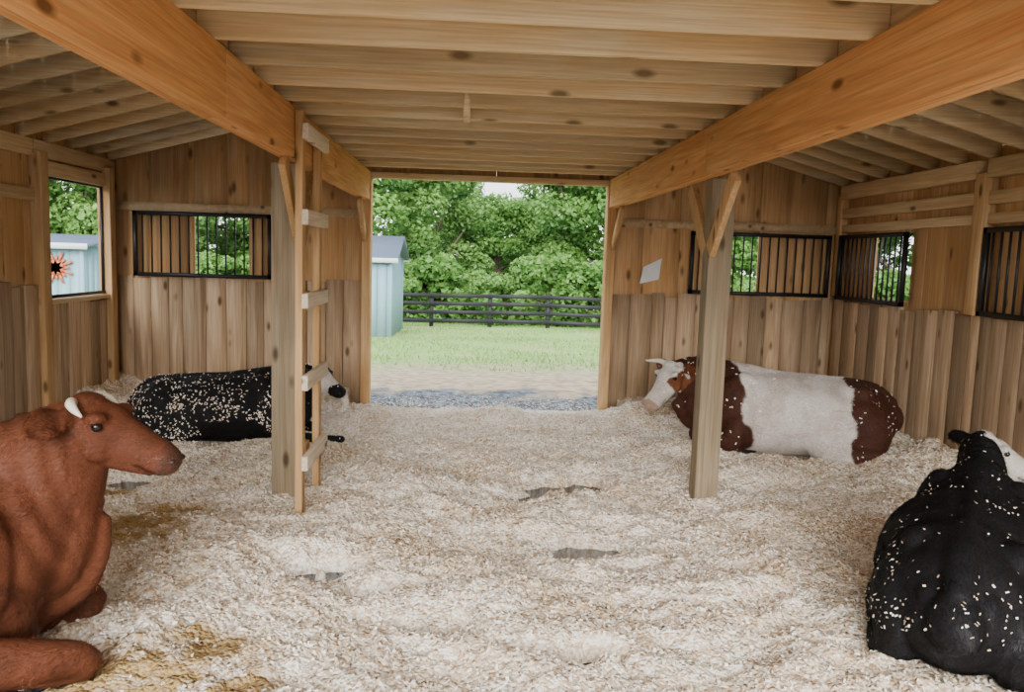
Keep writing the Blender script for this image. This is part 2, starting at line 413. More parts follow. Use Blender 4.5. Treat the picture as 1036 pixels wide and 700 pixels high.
# ------------------------------------------------------------------ outdoors
def gz(x, y):
    d = 0.0
    if y > 10: d = -0.045*(y-10)
    return -0.16 + (0.08 if y > 8.6 else 0) + d + (0.06*noise.noise(Vector((x*.3, y*.3, 5))) if y > 9.5 else 0)
nx2, ny2 = 140, 180
xs2 = np.linspace(-48, 48, nx2); ys2 = np.concatenate([np.linspace(-25, 8.58, 30), np.linspace(8.62, 62, ny2-30)])
V = [(x, y, gz(x, y)) for y in ys2 for x in xs2]
ii = np.arange((ny2-1)*nx2).reshape(ny2-1, nx2)[:, :-1].ravel(); F = np.stack([ii, ii+1, ii+nx2+1, ii+nx2], -1)
m, nt, bs = nmat('yard_ground'); L = nt.links.new
tc = N(nt, 'ShaderNodeTexCoord'); sx = N(nt, 'ShaderNodeSeparateXYZ'); L(tc.outputs['Object'], sx.inputs[0])
n1 = N(nt, 'ShaderNodeTexNoise'); n1.inputs['Scale'].default_value = 0.9; n1.inputs['Detail'].default_value = 8; n1.inputs['Roughness'].default_value = 0.65; L(tc.outputs['Object'], n1.inputs['Vector'])
yy = N(nt, 'ShaderNodeMath', operation='MULTIPLY_ADD'); L(n1.outputs[0], yy.inputs[0]); yy.inputs[1].default_value = 5.0; L(sx.outputs[1], yy.inputs[2])
n3 = N(nt, 'ShaderNodeTexVoronoi'); n3.inputs['Scale'].default_value = 14; L(tc.outputs['Object'], n3.inputs['Vector'])
s3 = N(nt, 'ShaderNodeSeparateColor'); L(n3.outputs['Color'], s3.inputs[0])
grav = mixc(nt, (0.04,0.048,0.06), (0.24,0.27,0.30), s3.outputs[0])
n4 = N(nt, 'ShaderNodeTexNoise'); n4.inputs['Scale'].default_value = 7; n4.inputs['Detail'].default_value = 8; L(tc.outputs['Object'], n4.inputs['Vector'])
dirt = mixc(nt, (0.34,0.24,0.14), (0.64,0.50,0.33), maprange(nt, n4.outputs[0], .35, .65, 0, 1))
grass = mixc(nt, (0.15,0.30,0.05), (0.38,0.52,0.15), n4.outputs[0])
n6 = N(nt, 'ShaderNodeTexNoise'); n6.inputs['Scale'].default_value = 0.6; n6.inputs['Detail'].default_value = 6; L(tc.outputs['Object'], n6.inputs['Vector'])
grass = mixc(nt, grass, (0.46,0.41,0.20), maprange(nt, n6.outputs[0], .52, .7, 0, .6))
c = mixc(nt, grav, dirt, maprange(nt, yy.outputs[0], 12.0, 12.5, 0, 1))
c = mixc(nt, c, grass, maprange(nt, yy.outputs[0], 13.8, 17.2, 0, 1))
L(c, bs.inputs['Base Color']); bs.inputs['Roughness'].default_value = 0.9
bp = N(nt, 'ShaderNodeBump'); bp.inputs['Strength'].default_value = 0.6; bp.inputs['Distance'].default_value = 0.04
L(n3.outputs['Distance'], bp.inputs['Height']); L(bp.outputs[0], bs.inputs['Normal'])
arrays_obj('ground', V, F, [m], smooth=True)

def leafmat(name, ca, cb, trans=0.35):
    m, nt, bs = nmat(name); L = nt.links.new
    at = N(nt, 'ShaderNodeAttribute', attribute_name='tone')
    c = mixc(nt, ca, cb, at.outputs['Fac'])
    oi = N(nt, 'ShaderNodeObjectInfo')
    c2 = mixc(nt, c, mixc(nt, c, (0.70,0.82,0.65), 1.0, 'MULTIPLY'), oi.outputs['Random'])
    L(c2, bs.inputs['Base Color']); bs.inputs['Roughness'].default_value = 0.6
    tr = N(nt, 'ShaderNodeBsdfTranslucent'); L(c2, tr.inputs[0]); mx = N(nt, 'ShaderNodeMixShader'); mx.inputs[0].default_value = trans
    L(bs.outputs[0], mx.inputs[1]); L(tr.outputs[0], mx.inputs[2]); L(mx.outputs[0], nt.nodes['Material Output'].inputs[0])
    return m
M_grass = leafmat('grass_blade', (0.15,0.31,0.05), (0.42,0.58,0.19))
n = 30000
gx = rng.uniform(-9, 11, n); gyv = 12.0+(rng.random(n)**1.1)*19
gzv = np.array([gz(a_, b_) for a_, b_ in zip(gx, gyv)])
pat = np.array([noise.noise(Vector((a_*.5, b_*.5, 3))) for a_, b_ in zip(gx, gyv)]); kp = (rng.random(n) < .75+1.6*pat) & (rng.random(n) < (gyv-11.5)/3.5)
gx, gyv, gzv = gx[kp], gyv[kp], gzv[kp]; n = len(gx)
ang = rng.uniform(0, 6.28, n); hh = rng.uniform(.03, .08, n); ln = rng.normal(0, .03, (n,2)); w = 0.012
V = np.stack([np.stack([gx-w*np.cos(ang), gyv-w*np.sin(ang), gzv], -1), np.stack([gx+w*np.cos(ang), gyv+w*np.sin(ang), gzv], -1), np.stack([gx+ln[:,0], gyv+ln[:,1], gzv+hh], -1)], 1).reshape(-1,3)
gr = arrays_obj('grass', V, np.arange(3*n).reshape(n,3), [M_grass])
a = gr.data.attributes.new('tone', 'FLOAT', 'FACE'); a.data.foreach_set('value', rng.random(n).astype(np.float32))

# fence
b = B(); FY = 28.0; x = -30.0
while x < 32:
    z = gz(x, FY); b.box(x-.07, x+.07, FY-.06, FY+.06, z-.2, z+1.18); x += 2.05
for k, z in enumerate((0.22, 0.52, 0.82, 1.10)):
    x = -30.0
    while x < 30:
        za = gz(x, FY)+z; zb = gz(x+2.05, FY)+z
        b.bar((x, FY-.09, za), (x+2.05, FY-.09, zb), 0.04, 0.13); x += 2.05
b.build('board_fence', [M_fence])

# sheds
def shed(name, x0, x1, y0, y1, h, rise):
    b = B(); zb = min(gz(x0, y0), gz(x1, y0))-0.1; zt = zb+h
    x = x0
    while x < x1-1e-3:
        e = min(x+0.25, x1); b.box(x+.004, e-.004, y0, y0+.03, zb, zt); b.box(x+.004, e-.004, y1-.03, y1, zb, zt); x = e
    y = y0+.03
    while y < y1-.03-1e-3:
        e = min(y+0.25, y1-.03); b.box(x0, x0+.03, y+.004, e-.004, zb, zt); b.box(x1-.03, x1, y+.004, e-.004, zb, zt); y = e
    for xx in (x0, x1):
        for yy_ in (y0, y1): b.box(xx-.04, xx+.04, yy_-.04, yy_+.04, zb, zt, 0)
    ym = (y0+y1)/2; o = 0.2
    for s in (-1, 1):
        ye = ym+s*((y1-y0)/2+o); d = 0.08
        zl = zt-rise*o/((y1-y0)/2)
        b.hexa([(x0-o,ye,zl),(x1+o,ye,zl),(x1+o,ym,zt+rise),(x0-o,ym,zt+rise),(x0-o,ye,zl+d),(x1+o,ye,zl+d),(x1+o,ym,zt+rise+d),(x0-o,ym,zt+rise+d)], 1)
        b.box(x0-o, x1+o, ye-.01, ye+.01, zl-.04, zl+.08, 2)
    for xx in (x0, x1-.03):
        b.hexa([(xx,y0,zt),(xx+.03,y0,zt),(xx+.03,y1,zt),(xx,y1,zt),(xx,ym-.01,zt+rise),(xx+.03,ym-.01,zt+rise),(xx+.03,ym+.01,zt+rise),(xx,ym+.01,zt+rise)], 0)
    xm = (x0+x1)/2 - 0.8
    b.box(xm-.5, xm+.5, y0-.04, y0-.005, zb+.15, zt-.15, 0, .2)
    for xx in (xm-.5, xm+.5): b.box(xx-.05, xx+.05, y0-.06, y0-.041, zb+.15, zt-.15, 2)
    for zz in (zb+.15, zb+h*.5, zt-.15): b.box(xm-.5, xm+.5, y0-.06, y0-.042, zz-.05, zz+.05, 2)
    return b.build(name, [M_shed, M_shroof, M_white])
shed('garden_shed', -5.4, -2.05, 21.0, 24.5, 2.15, 0.55)
shed('garden_shed.001', -13.5, -8.0, 17.0, 20.5, 2.05, 0.18)
b = B(); cx_, cy_, cz_ = -8.50, 16.95, 1.10
for k in range(16):
    a_ = k*math.pi/8; r = 0.34 if k % 2 else 0.25
    b.bar((cx_+.13*math.cos(a_), cy_, cz_+.13*math.sin(a_)), (cx_+r*math.cos(a_), cy_, cz_+r*math.sin(a_)), 0.05, 0.02, (0,1,0))
for k in range(8):
    a0 = k*math.pi/4+.39
    b.bar((cx_, cy_-.01, cz_), (cx_+.15*math.cos(a0), cy_-.01, cz_+.15*math.sin(a0)), 0.13, 0.04, (0,1,0))
b.build('sun_wall_ornament', [M_red])

# trees
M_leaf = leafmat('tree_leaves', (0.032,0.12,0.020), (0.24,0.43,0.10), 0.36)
def tree_mesh(name, seed, height, width, nleaf, low=0.12):
    r = np.random.default_rng(seed); nb = 34
    cen = []
    for k in range(nb):
        t = r.uniform(low, 1.0); rad = width*math.sqrt(max(0.05, 1-((t-0.45)/0.62)**2))
        a = r.uniform(0, 6.28); q = rad*math.sqrt(r.random())
        cen.append((q*math.cos(a), q*math.sin(a), t*height, r.uniform(.6, 1.25)*width*0.33))
    cen = np.array(cen); pick = r.integers(0, nb, nleaf); c = cen[pick]
    d = r.normal(size=(nleaf,3)); d /= np.linalg.norm(d, axis=1)[:,None]
    rad = c[:,3]*r.uniform(.72, 1.08, nleaf)
    P = c[:,:3] + d*rad[:,None]*np.array([1,1,.75]); P[:,2] = np.maximum(P[:,2], 0.05)
    nn = d*0.6+r.normal(size=(nleaf,3))*0.6+np.array([0,0,.4]); nn /= np.linalg.norm(nn, axis=1)[:,None]
    t = np.cross(nn, r.normal(size=(nleaf,3))); t /= np.linalg.norm(t, axis=1)[:,None]; bt = np.cross(nn, t)
    s = r.uniform(.08, .15, nleaf)[:,None]
    V = np.stack([P-t*s, P-bt*s*.6, P+t*s, P+bt*s*.6], 1).reshape(-1,3)
    F = np.arange(4*nleaf).reshape(-1,4)
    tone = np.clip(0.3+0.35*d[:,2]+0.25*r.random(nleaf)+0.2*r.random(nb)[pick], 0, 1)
    TV = []; TF = []
    def limb(p0, p1, r0, r1):
        p0 = np.array(p0); p1 = np.array(p1); dd = (p1-p0)/np.linalg.norm(p1-p0)
        u = np.cross(dd, [1,.3,.1]); u /= np.linalg.norm(u); w = np.cross(dd, u); i = len(TV)
        for p, rr in ((p0, r0), (p1, r1)):
            for k in range(8): TV.append(p+rr*(u*math.cos(k*.785)+w*math.sin(k*.785)))
        for k in range(8): TF.append((i+k, i+(k+1)%8, i+8+(k+1)%8, i+8+k))
    sc = min(1, height/7)
    top = (0.2, 0, height*0.55); limb((0,0,-.3), top, .28*sc, .16*sc)
    for k in range(9): limb((0.1,0,height*r.uniform(.25,.5)), cen[k,:3], .09*sc, .03)
    TV = np.array(TV); TF = np.array(TF)+len(V)
    VV = np.concatenate([V, TV]); FF = np.concatenate([F, TF])
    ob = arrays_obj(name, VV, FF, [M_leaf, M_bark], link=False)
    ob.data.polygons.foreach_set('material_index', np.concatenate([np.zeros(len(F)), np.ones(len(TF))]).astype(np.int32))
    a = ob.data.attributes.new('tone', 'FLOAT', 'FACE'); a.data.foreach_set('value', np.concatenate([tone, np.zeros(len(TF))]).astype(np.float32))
    return ob.data
T = [tree_mesh('tree_a', 1, 7.5, 3.0, 19000), tree_mesh('tree_b', 2, 8.5, 3.4, 21000), tree_mesh('tree_c', 3, 6.6, 2.8, 18000)]
BU = tree_mesh('shrub', 5, 2.4, 1.7, 7000, 0.1)
spots = [(-4.6,35,1,1.0),(-1.7,37,0,0.96),(1.4,40,2,0.88),(4.6,37,0,.98),(7.4,36,1,.95),(10.2,37,0,1.1),(-8,38,0,1.1),(-12,36,1,1.0),(-16.5,35,0,1.1),(-20.5,33,1,1.1),(-25,31,0,1.2),
         (13.8,36,1,1.1),(18,35,2,1.2),(23,34,1,1.1),(28,31,0,1.1),(-30,27,1,1.1),(26,18,0,1.0),(31,24,1,1.1),(24,12,2,1.0),(-14,42,1,1.2),(-1.5,46,1,.88),(2.6,47,2,.98),(6.0,45,1,.95)]
for k, (x, y, t, s) in enumerate(spots):
    o = bpy.data.objects.new('tree' if k == 0 else 'tree.%03d' % k, T[t]); COL.objects.link(o)
    o.location = (x, y, gz(x, y)-0.05); o.rotation_euler = (0, 0, k*1.9); o.scale = (s, s, s)
for k in range(26):
    x = -27+k*2.15+random.uniform(-.4,.4); y = 31.6+random.uniform(-.6,.8)
    o = bpy.data.objects.new('shrub' if k == 0 else 'shrub.%03d' % k, BU); COL.objects.link(o)
    o.location = (x, y, gz(x, y)-0.05); o.rotation_euler = (0,0,k*2.3); s = random.uniform(.75,1.15); o.scale = (s*1.1, s*.9, s)

# ------------------------------------------------------------------ cows
def cr(pts, sub):
    P = np.array(pts, float); out = []
    for i in range(len(P)-1):
        p0 = P[max(i-1,0)]; p1 = P[i]; p2 = P[i+1]; p3 = P[min(i+2,len(P)-1)]
        for k in range(sub):
            t = k/sub
            out.append(0.5*((2*p1)+(-p0+p2)*t+(2*p0-5*p1+4*p2-p3)*t*t+(-p0+3*p1-3*p2+p3)*t**3))
    out.append(P[-1]); return np.array(out)
def loft(VV, FF, secs, segs=20, sub=4, up=(0,0,1), cap=0.8):
    S = cr(secs, sub); C = S[:,:3]; R = np.maximum(S[:,3:5], 0.004)
    T_ = np.gradient(C, axis=0); T_ /= np.linalg.norm(T_, axis=1)[:,None]
    rings = []
    def ring(c, t, w, h):
        sd = np.cross(t, np.array(up, float)); sd /= np.linalg.norm(sd)+1e-9; u = np.cross(sd, t)
        a = np.arange(segs)*2*math.pi/segs
        return c+np.outer(np.cos(a), sd)*w+np.outer(np.sin(a), u)*h
    r0 = min(R[0])*cap; r1 = min(R[-1])*cap
    for k in (0.9, 0.6, 0.3): rings.append(ring(C[0]-T_[0]*r0*k, T_[0], R[0,0]*math.sqrt(1-k*k), R[0,1]*math.sqrt(1-k*k)))
    for c, t, r in zip(C, T_, R): rings.append(ring(c, t, r[0], r[1]))
    for k in (0.3, 0.6, 0.9): rings.append(ring(C[-1]+T_[-1]*r1*k, T_[-1], R[-1,0]*math.sqrt(1-k*k), R[-1,1]*math.sqrt(1-k*k)))
    i = len(VV); n = len(rings)
    for r in rings: VV.extend([tuple(p) for p in r])
    VV.append(tuple(C[0]-T_[0]*r0)); a0 = len(VV)-1; VV.append(tuple(C[-1]+T_[-1]*r1)); a1 = len(VV)-1
    for q in range(n-1):
        for k in range(segs):
            k2 = (k+1) % segs; FF.append((i+q*segs+k, i+q*segs+k2, i+(q+1)*segs+k2, i+(q+1)*segs+k))
    for k in range(segs):
        k2 = (k+1) % segs; FF.append((i+k2, i+k, a0)); FF.append((i+(n-1)*segs+k, i+(n-1)*segs+k2, a1))
def ell(VV, FF, c, r, rot=(0,0,0), ns=16, nr=10):
    R = Euler(rot).to_matrix(); i = len(VV)
    for q in range(1, nr):
        th = math.pi*q/nr
        for k in range(ns):
            ph = 2*math.pi*k/ns
            p = R @ Vector((r[0]*math.sin(th)*math.cos(ph), r[1]*math.sin(th)*math.sin(ph), r[2]*math.cos(th)))
            VV.append((c[0]+p.x, c[1]+p.y, c[2]+p.z))
    p = R @ Vector((0,0,r[2])); VV.append((c[0]+p.x, c[1]+p.y, c[2]+p.z)); a0 = len(VV)-1; VV.append((c[0]-p.x, c[1]-p.y, c[2]-p.z)); a1 = len(VV)-1
    for q in range(nr-2):
        for k in range(ns):
            k2 = (k+1) % ns; FF.append((i+q*ns+k, i+(q+1)*ns+k, i+(q+1)*ns+k2, i+q*ns+k2))
    for k in range(ns):
        k2 = (k+1) % ns; FF.append((i+k, i+k2, a0)); FF.append((i+(nr-2)*ns+k2, i+(nr-2)*ns+k, a1))
def py_obj(name, VV, FF, mats, parent=None, smooth=True):
    me = bpy.data.meshes.new(name); me.from_pydata(VV, [], FF); me.update()
    for m_ in mats: me.materials.append(m_)
    if smooth: me.polygons.foreach_set('use_smooth', np.ones(len(me.polygons), dtype=bool))
    ob = bpy.data.objects.new(name, me); COL.objects.link(ob)
    if parent: ob.parent = parent
    return ob

m, nt, bs = nmat('cow_hide'); L = nt.links.new
at = N(nt, 'ShaderNodeAttribute', attribute_name='Col'); tc = N(nt, 'ShaderNodeTexCoord')
nf = N(nt, 'ShaderNodeTexNoise'); nf.inputs['Scale'].default_value = 110; nf.inputs['Detail'].default_value = 4; nf.inputs['Distortion'].default_value = 1.0
mp = N(nt, 'ShaderNodeMapping'); mp.inputs['Scale'].default_value = (0.3,1.4,0.8); mp.inputs['Rotation'].default_value = (0,0.5,0); L(tc.outputs['Object'], mp.inputs[0]); L(mp.outputs[0], nf.inputs['Vector'])
nl = N(nt, 'ShaderNodeTexNoise'); nl.inputs['Scale'].default_value = 6; nl.inputs['Detail'].default_value = 7; L(tc.outputs['Object'], nl.inputs['Vector'])
c = mixc(nt, at.outputs['Color'], mixc(nt, at.outputs['Color'], (0.66,0.64,0.62), 1.0, 'MULTIPLY'), maprange(nt, nf.outputs[0], .35, .7, 0, 1))
c = mixc(nt, c, mixc(nt, c, (0.78,0.72,0.68), 1.0, 'MULTIPLY'), maprange(nt, nl.outputs[0], .42, .62, 0, 1))
L(c, bs.inputs['Base Color'])
bs.inputs['Roughness'].default_value = 0.72; bs.inputs['Specular IOR Level'].default_value = 0.15
bp = N(nt, 'ShaderNodeBump'); bp.inputs['Strength'].default_value = 0.5; bp.inputs['Distance'].default_value = 0.005
L(nf.outputs[0], bp.inputs['Height']); L(bp.outputs[0], bs.inputs['Normal'])
M_hide = m
m, nt, bs = nmat('cow_coat_hair'); L = nt.links.new
at = N(nt, 'ShaderNodeAttribute', attribute_name='Col'); L(at.outputs['Color'], bs.inputs['Base Color'])
bs.inputs['Roughness'].default_value = 0.5; bs.inputs['Specular IOR Level'].default_value = 0.25
M_hair = m
M_eye = plain('cow_eye', (0.01,0.007,0.005), 0.08, var=0.0, bump=0)
M_nos = plain('cow_nostril', (0.03,0.015,0.012), 0.5)
m, nt, bs = nmat('cow_horn'); L = nt.links.new
at = N(nt, 'ShaderNodeAttribute', attribute_name='tone'); L(mixc(nt, (0.80,0.74,0.62), (0.40,0.34,0.28), maprange(nt, at.outputs['Fac'], 0.75, 1.0, 0, 1)), bs.inputs['Base Color']); bs.inputs['Roughness'].default_value = 0.4
M_horn = m

def cow(name, loc, heading, scale, P, D, colfn, horn=None, chips=0, chipfn=None, tail=1, roll_head=0.0, voxel=0.012, neckb=0.0, chipsize=0.009, hl=0.86, spread=0.0, stretch=None, tuck=0.0, smooth_n=9, wrinkle=0.004, hair=0, hs_=1.0, hairvar=(.55,1.4)):
    VV = []; FF = []
    loft(VV, FF, [(-0.96,0,.40,.13,.15),(-0.86,0,.385,.25,.25),(-0.66,0,.38,.35,.335),(-0.35,0,.38,.42,.36),(0,0,.385,.455,.38),(0.3,0,.395,.41,.39),(0.55,0,.44,.31,.39),(0.74,0,.47,.21,.32),(0.84,0,.45,.12,.22)], 28)
    P = np.array(P, float); D = np.array(D, float); D /= np.linalg.norm(D)
    up = np.array([0,0,1.0]); S = np.cross(D, up); S /= np.linalg.norm(S); U = np.cross(S, D)
    S2 = S*math.cos(roll_head)+U*math.sin(roll_head); U2 = U*math.cos(roll_head)-S*math.sin(roll_head); S, U = S2, U2
    nb = P - D*0.02 - U*0.03
    mid = np.array([0.5*(0.72+P[0])-0.02, P[1]*0.35+neckb, 0.5*(0.62+P[2])])
    loft(VV, FF, [(0.42,0,.58,.22,.27),(0.66,P[1]*.08,.60,.165,.28),(*mid,.130,.215),(*(nb*0.7+mid*0.3),.105,.155),(*nb,.08,.11)], 22)
    loft(VV, FF, [(.70,0,.22,.04,.10),(.84,P[1]*.1,.34,.045,.12),(P[0]*.5+.44,P[1]*.4,.52*.5+P[2]*.3,.04,.10)], 12)
    def HP(t, s, u): return tuple(P+D*t*hl+S*s*hs_+U*u*hs_)
    hs = [(-.03,-.01,.085,.085),(.03,-.015,.108,.11),(.10,-.03,.118,.13),(.17,-.035,.106,.124),(.25,-.035,.084,.102),(.33,-.035,.073,.086),(.40,-.037,.075,.077),(.455,-.04,.084,.074),(.49,-.043,.068,.058)]
    loft(VV, FF, [(*HP(t,0,u),w*hs_,h*hs_) for t,u,w,h in hs], 22, up=tuple(U), cap=0.6)
    ell(VV, FF, HP(0.0,0,.06), (.07*hs_,.07*hs_,.045*hs_))
    loft(VV, FF, [(*HP(.10,0,-.11),.065,.055),(*HP(.25,0,-.105),.055,.04),(*HP(.42,0,-.085),.05,.032)], 14, up=tuple(U))
    for s in (-1, 1):
        ell(VV, FF, HP(.120, s*.100, .052), (.040,.032,.024))
        ell(VV, FF, HP(.16, s*.080, -.06), (.06*hs_,.045*hs_,.065*hs_))
        e = [(.0,s*.08,.02,.03,.022),(-.02,s*.15,.015,.055,.019),(-.035,s*.21,-.005,.066,.016),(-.045,s*.26,-.02,.045,.014),(-.05,s*.295,-.03,.016,.010)]
        loft(VV, FF, [(*HP(t,a_,u),w,h) for t,a_,u,w,h in e], 12, up=tuple(U*0.8+D*0.5))
        ell(VV, FF, HP(.455, s*.045, -.02), (.04*hs_,.038*hs_,.033*hs_))
        ell(VV, FF, (.48,s*.22,.43), (.22,.13,.30), (0,.25,0)); ell(VV, FF, (.42,s*.20,.64),(.15,.09,.14))
        if not (stretch == s):
            k_ = tuck
            loft(VV, FF, [(.50,s*.27,.34,.10,.12),(.50,s*.31,.20,.085,.10),(.68-k_*.5,s*.31,.16,.07,.08),(.86-k_,s*.28,.13,.060,.066),(.91-k_,s*.27,.10,.05,.05)], 14)
            loft(VV, FF, [(.90-k_,s*.26,.08,.05,.045),(.78-k_,s*.22,.055,.036,.034),(.66-k_,s*.19,.05,.036,.034),(.58-k_,s*.18,.05,.045,.04),(.50-k_,s*.18,.045,.048,.04)], 12)
        else:
            loft(VV, FF, [(.50,s*.26,.34,.10,.12),(.62,s*.31,.20,.08,.09),(.86,s*.34,.15,.06,.065),(1.0,s*.34,.14,.055,.055),(1.16,s*.33,.13,.04,.04),(1.26,s*.33,.125,.045,.04),(1.33,s*.33,.12,.05,.04)], 14)
        ell(VV, FF, (-.56,s*.24,.31), (.34,.17,.30), (0,-.25,0)); ell(VV, FF, (-.32,s*.33,.20), (.21,.13,.17))
        q = spread
        loft(VV, FF, [(-.28,s*.37,.16,.09,.11),(-.48,s*(.38+q*.5),.13,.075,.085),(-.68,s*(.37+q*.6),.11,.055,.065),(-.76,s*(.34+q*.7),.10,.045,.055)], 12)
        loft(VV, FF, [(-.75,s*(.36+q*.8),.07,.045,.045),(-.62,s*(.41+q),.05,.035,.033),(-.42,s*(.44+q),.045,.034,.032),(-.32,s*(.45+q),.045,.043,.038),(-.22,s*(.45+q),.045,.048,.038)], 12)
        ell(VV, FF, (-.58,s*.20,.62), (.13,.09,.09), (0,.2,s*-.3)); ell(VV, FF, (-.88,s*.12,.46), (.08,.07,.09))
    loft(VV, FF, [(-.95,0,.53,.07,.06),(-.75,0,.665,.08,.05),(-.3,0,.715,.07,.045),(.1,0,.745,.07,.045),(.42,0,.795,.08,.055),(.60,0,.80,.07,.07)], 12)
    loft(VV, FF, [(-.94,0,.53,.045,.045),(-.995,tail*.01,.42,.024,.024),(-.985,tail*.03,.30,.018,.018),(-.94,tail*.05,.18,.020,.020)], 10, up=(1,.3,.2))
    E = bpy.data.objects.new(name, None); COL.objects.link(E); E.empty_display_size = 0.3
    tmp = py_obj('tmp', VV, FF, [])
    rm = tmp.modifiers.new('r', 'REMESH'); rm.mode = 'VOXEL'; rm.voxel_size = voxel; rm.use_smooth_shade = True
    sm = tmp.modifiers.new('s', 'SMOOTH'); sm.factor = 0.5; sm.iterations = 8
    dg = bpy.context.evaluated_depsgraph_get(); me = bpy.data.meshes.new_from_object(tmp.evaluated_get(dg)); me.name = 'body'
    bpy.data.objects.remove(tmp)
    body = bpy.data.objects.new('body', me); COL.objects.link(body); body.parent = E
    me.materials.clear(); me.materials.append(M_hide)
    me.polygons.foreach_set('use_smooth', np.ones(len(me.polygons), dtype=bool))
    bm = bmesh.new(); bm.from_mesh(me)
    sel = [v_ for v_ in bm.verts if v_.co.x < .62 and v_.co.z > .12 and not (v_.co.x < -.955)]
    for _ in range(smooth_n): bmesh.ops.smooth_vert(bm, verts=sel, factor=0.5, use_axis_x=True, use_axis_y=True, use_axis_z=True)
    bm.normal_update()
    Pv = Vector(P)
    for v_ in bm.verts:
        p = v_.co; d_ = 0.0
        d_ += 0.013*noise.noise(p*3.5)+0.003*noise.noise(p*11)
        if .55 < p.x < P[0]-.02 and p.z > .3:
            d_ += wrinkle*math.sin((p.x*1.0+p.z*.45)*75+3*noise.noise(p*4))*min(1, (p.x-.55)*8)*max(0, 1-((p.x-.8)/.25)**2)
        if -.35 < p.x < .35 and .25 < p.z < .62: d_ += 0.005*math.sin(p.x*42)*math.sin((p.z-.25)/.37*math.pi)
        if p.z > .5 and -.5 < p.x < -.28: d_ -= .012*math.sin((p.x+.5)/.22*math.pi)*min(1,abs(p.y)*6)
        if (Pv-p).length < .33 and p.x > P[0]-.05: d_ *= .25
        v_.co = p+v_.normal*d_
    bm.normal_update(); bm.to_mesh(me); bm.free(); me.update()
    n = len(me.vertices); co = np.empty(n*3, np.float32); me.vertices.foreach_get('co', co); co = co.reshape(-1,3)
    no = np.empty(n*3, np.float32); me.vertices.foreach_get('normal', no); no = no.reshape(-1,3)
    col = np.ones((n,4), np.float32)
    for i in range(n):
        p = co[i]; rel = p-P
        t = float(rel@D)/hl; s_ = float(rel@S)/hs_; u_ = float(rel@U)/hs_
        r_ = math.sqrt(s_*s_+u_*u_)
        ish = t > -0.06 and (r_ < 0.18 or (r_ < .36 and t < 0.1 and abs(u_) < .12))
        nz_ = noise.noise(Vector(p)*4.0)+0.5*noise.noise(Vector(p)*13)
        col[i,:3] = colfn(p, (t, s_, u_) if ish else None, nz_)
        if ish and t > .33 and t < .50 and abs(u_+.085+.04*(t-.4)) < .007: col[i,:3] *= .35
        if p[2] < 0.1 and (.42-tuck < p[0] < .54-tuck and abs(p[1]) < .25 and p[2] < .085): col[i,:3] = (0.03,0.025,0.02)
    a = me.color_attributes.new('Col', 'FLOAT_COLOR', 'POINT'); a.data.foreach_set('color', col.ravel())
    V1 = []; F1 = []
    for s in (-1, 1): ell(V1, F1, HP(.140, s*.112, .026), (.019,.019,.019), ns=12)
    py_obj('eyes', V1, F1, [M_eye], E)
    V1 = []; F1 = []
    for s in (-1, 1): ell(V1, F1, HP(.497, s*.042, -.018), (.014,.014,.011), ns=10)
    py_obj('nostrils', V1, F1, [M_nos], E)
    if horn:
        V1 = []; F1 = []; rr = []
        for s in (-1, 1):
            k0 = len(V1); secs = [(*HP(t, s*a_, u), w, w) for t, a_, u, w in horn]
            loft(V1, F1, secs, 12, up=(0.3,0.2,1)); m_ = len(V1)-k0; rr += list(np.linspace(0, 1, m_-2))+[0, 1]
        h = py_obj('horns', V1, F1, [M_horn], E)
        at_ = h.data.attributes.new('tone', 'FLOAT', 'POINT'); at_.data.foreach_set('value', np.array(rr, np.float32))
    if hair:
        idx = rng.integers(0, n, hair); Pp = co[idx]+rng.normal(0, .005, (hair,3)); nn = no[idx]
        Pp = Pp - nn*((Pp-co[idx])*nn).sum(1)[:,None] - nn*.001
        clump = np.array([[noise.noise(Vector(q_)*9), noise.noise(Vector(q_)*9+Vector((5,0,0))), noise.noise(Vector(q_)*9+Vector((0,5,0)))] for q_ in co])[idx]
        flow = np.tile(np.array([-1.0,0,-.45]), (hair,1))+rng.normal(0,.2,(hair,3))+clump*1.3
        fl_ = flow-nn*(flow*nn).sum(1)[:,None]; fl_ /= np.linalg.norm(fl_, axis=1)[:,None]+1e-9
        d_ = fl_+nn*rng.uniform(.12,.45,(hair,1)); d_ /= np.linalg.norm(d_, axis=1)[:,None]
        sd = np.cross(d_, nn); sd /= np.linalg.norm(sd, axis=1)[:,None]+1e-9
        ishead = ((Pp-P)@D > .05) & (np.linalg.norm(Pp-P,axis=1) < .6)
        ln_ = (rng.uniform(.014,.028,hair)*np.where(ishead,.4,1.0))[:,None]
        V2 = np.stack([Pp-sd*.0012, Pp+sd*.0012, Pp+d_*ln_], 1).reshape(-1,3)
        ho = arrays_obj('coat_hair', V2, np.arange(3*hair).reshape(-1,3), [M_hair], E)
        cc = np.repeat(col[idx]*(rng.uniform(*hairvar,(hair,1))*(1+.5*clump[:,:1])).astype(np.float32), 3, axis=0); cc[:,3] = 1
        a = ho.data.color_attributes.new('Col', 'FLOAT_COLOR', 'POINT'); a.data.foreach_set('color', np.clip(cc,0,1).astype(np.float32).ravel())
    if chips:
        w = np.array([max(0, chipfn(p)*(0.3+2.2*max(0, noise.noise(Vector(p)*5)+.15))) for p in co])*(no[:,2] > -0.2); w /= w.sum()
        idx = rng.choice(n, chips, p=w); Pp = co[idx]+rng.normal(0, .003, (chips,3))+no[idx]*(.005 if hair else 0)
        flakes('wood_shavings_on_hide', Pp.astype(float), no[idx].astype(float), chipsize, FL, parent=E)
    E.location = loc; E.rotation_euler = (0,0,heading); E.scale = (scale,)*3
    return E

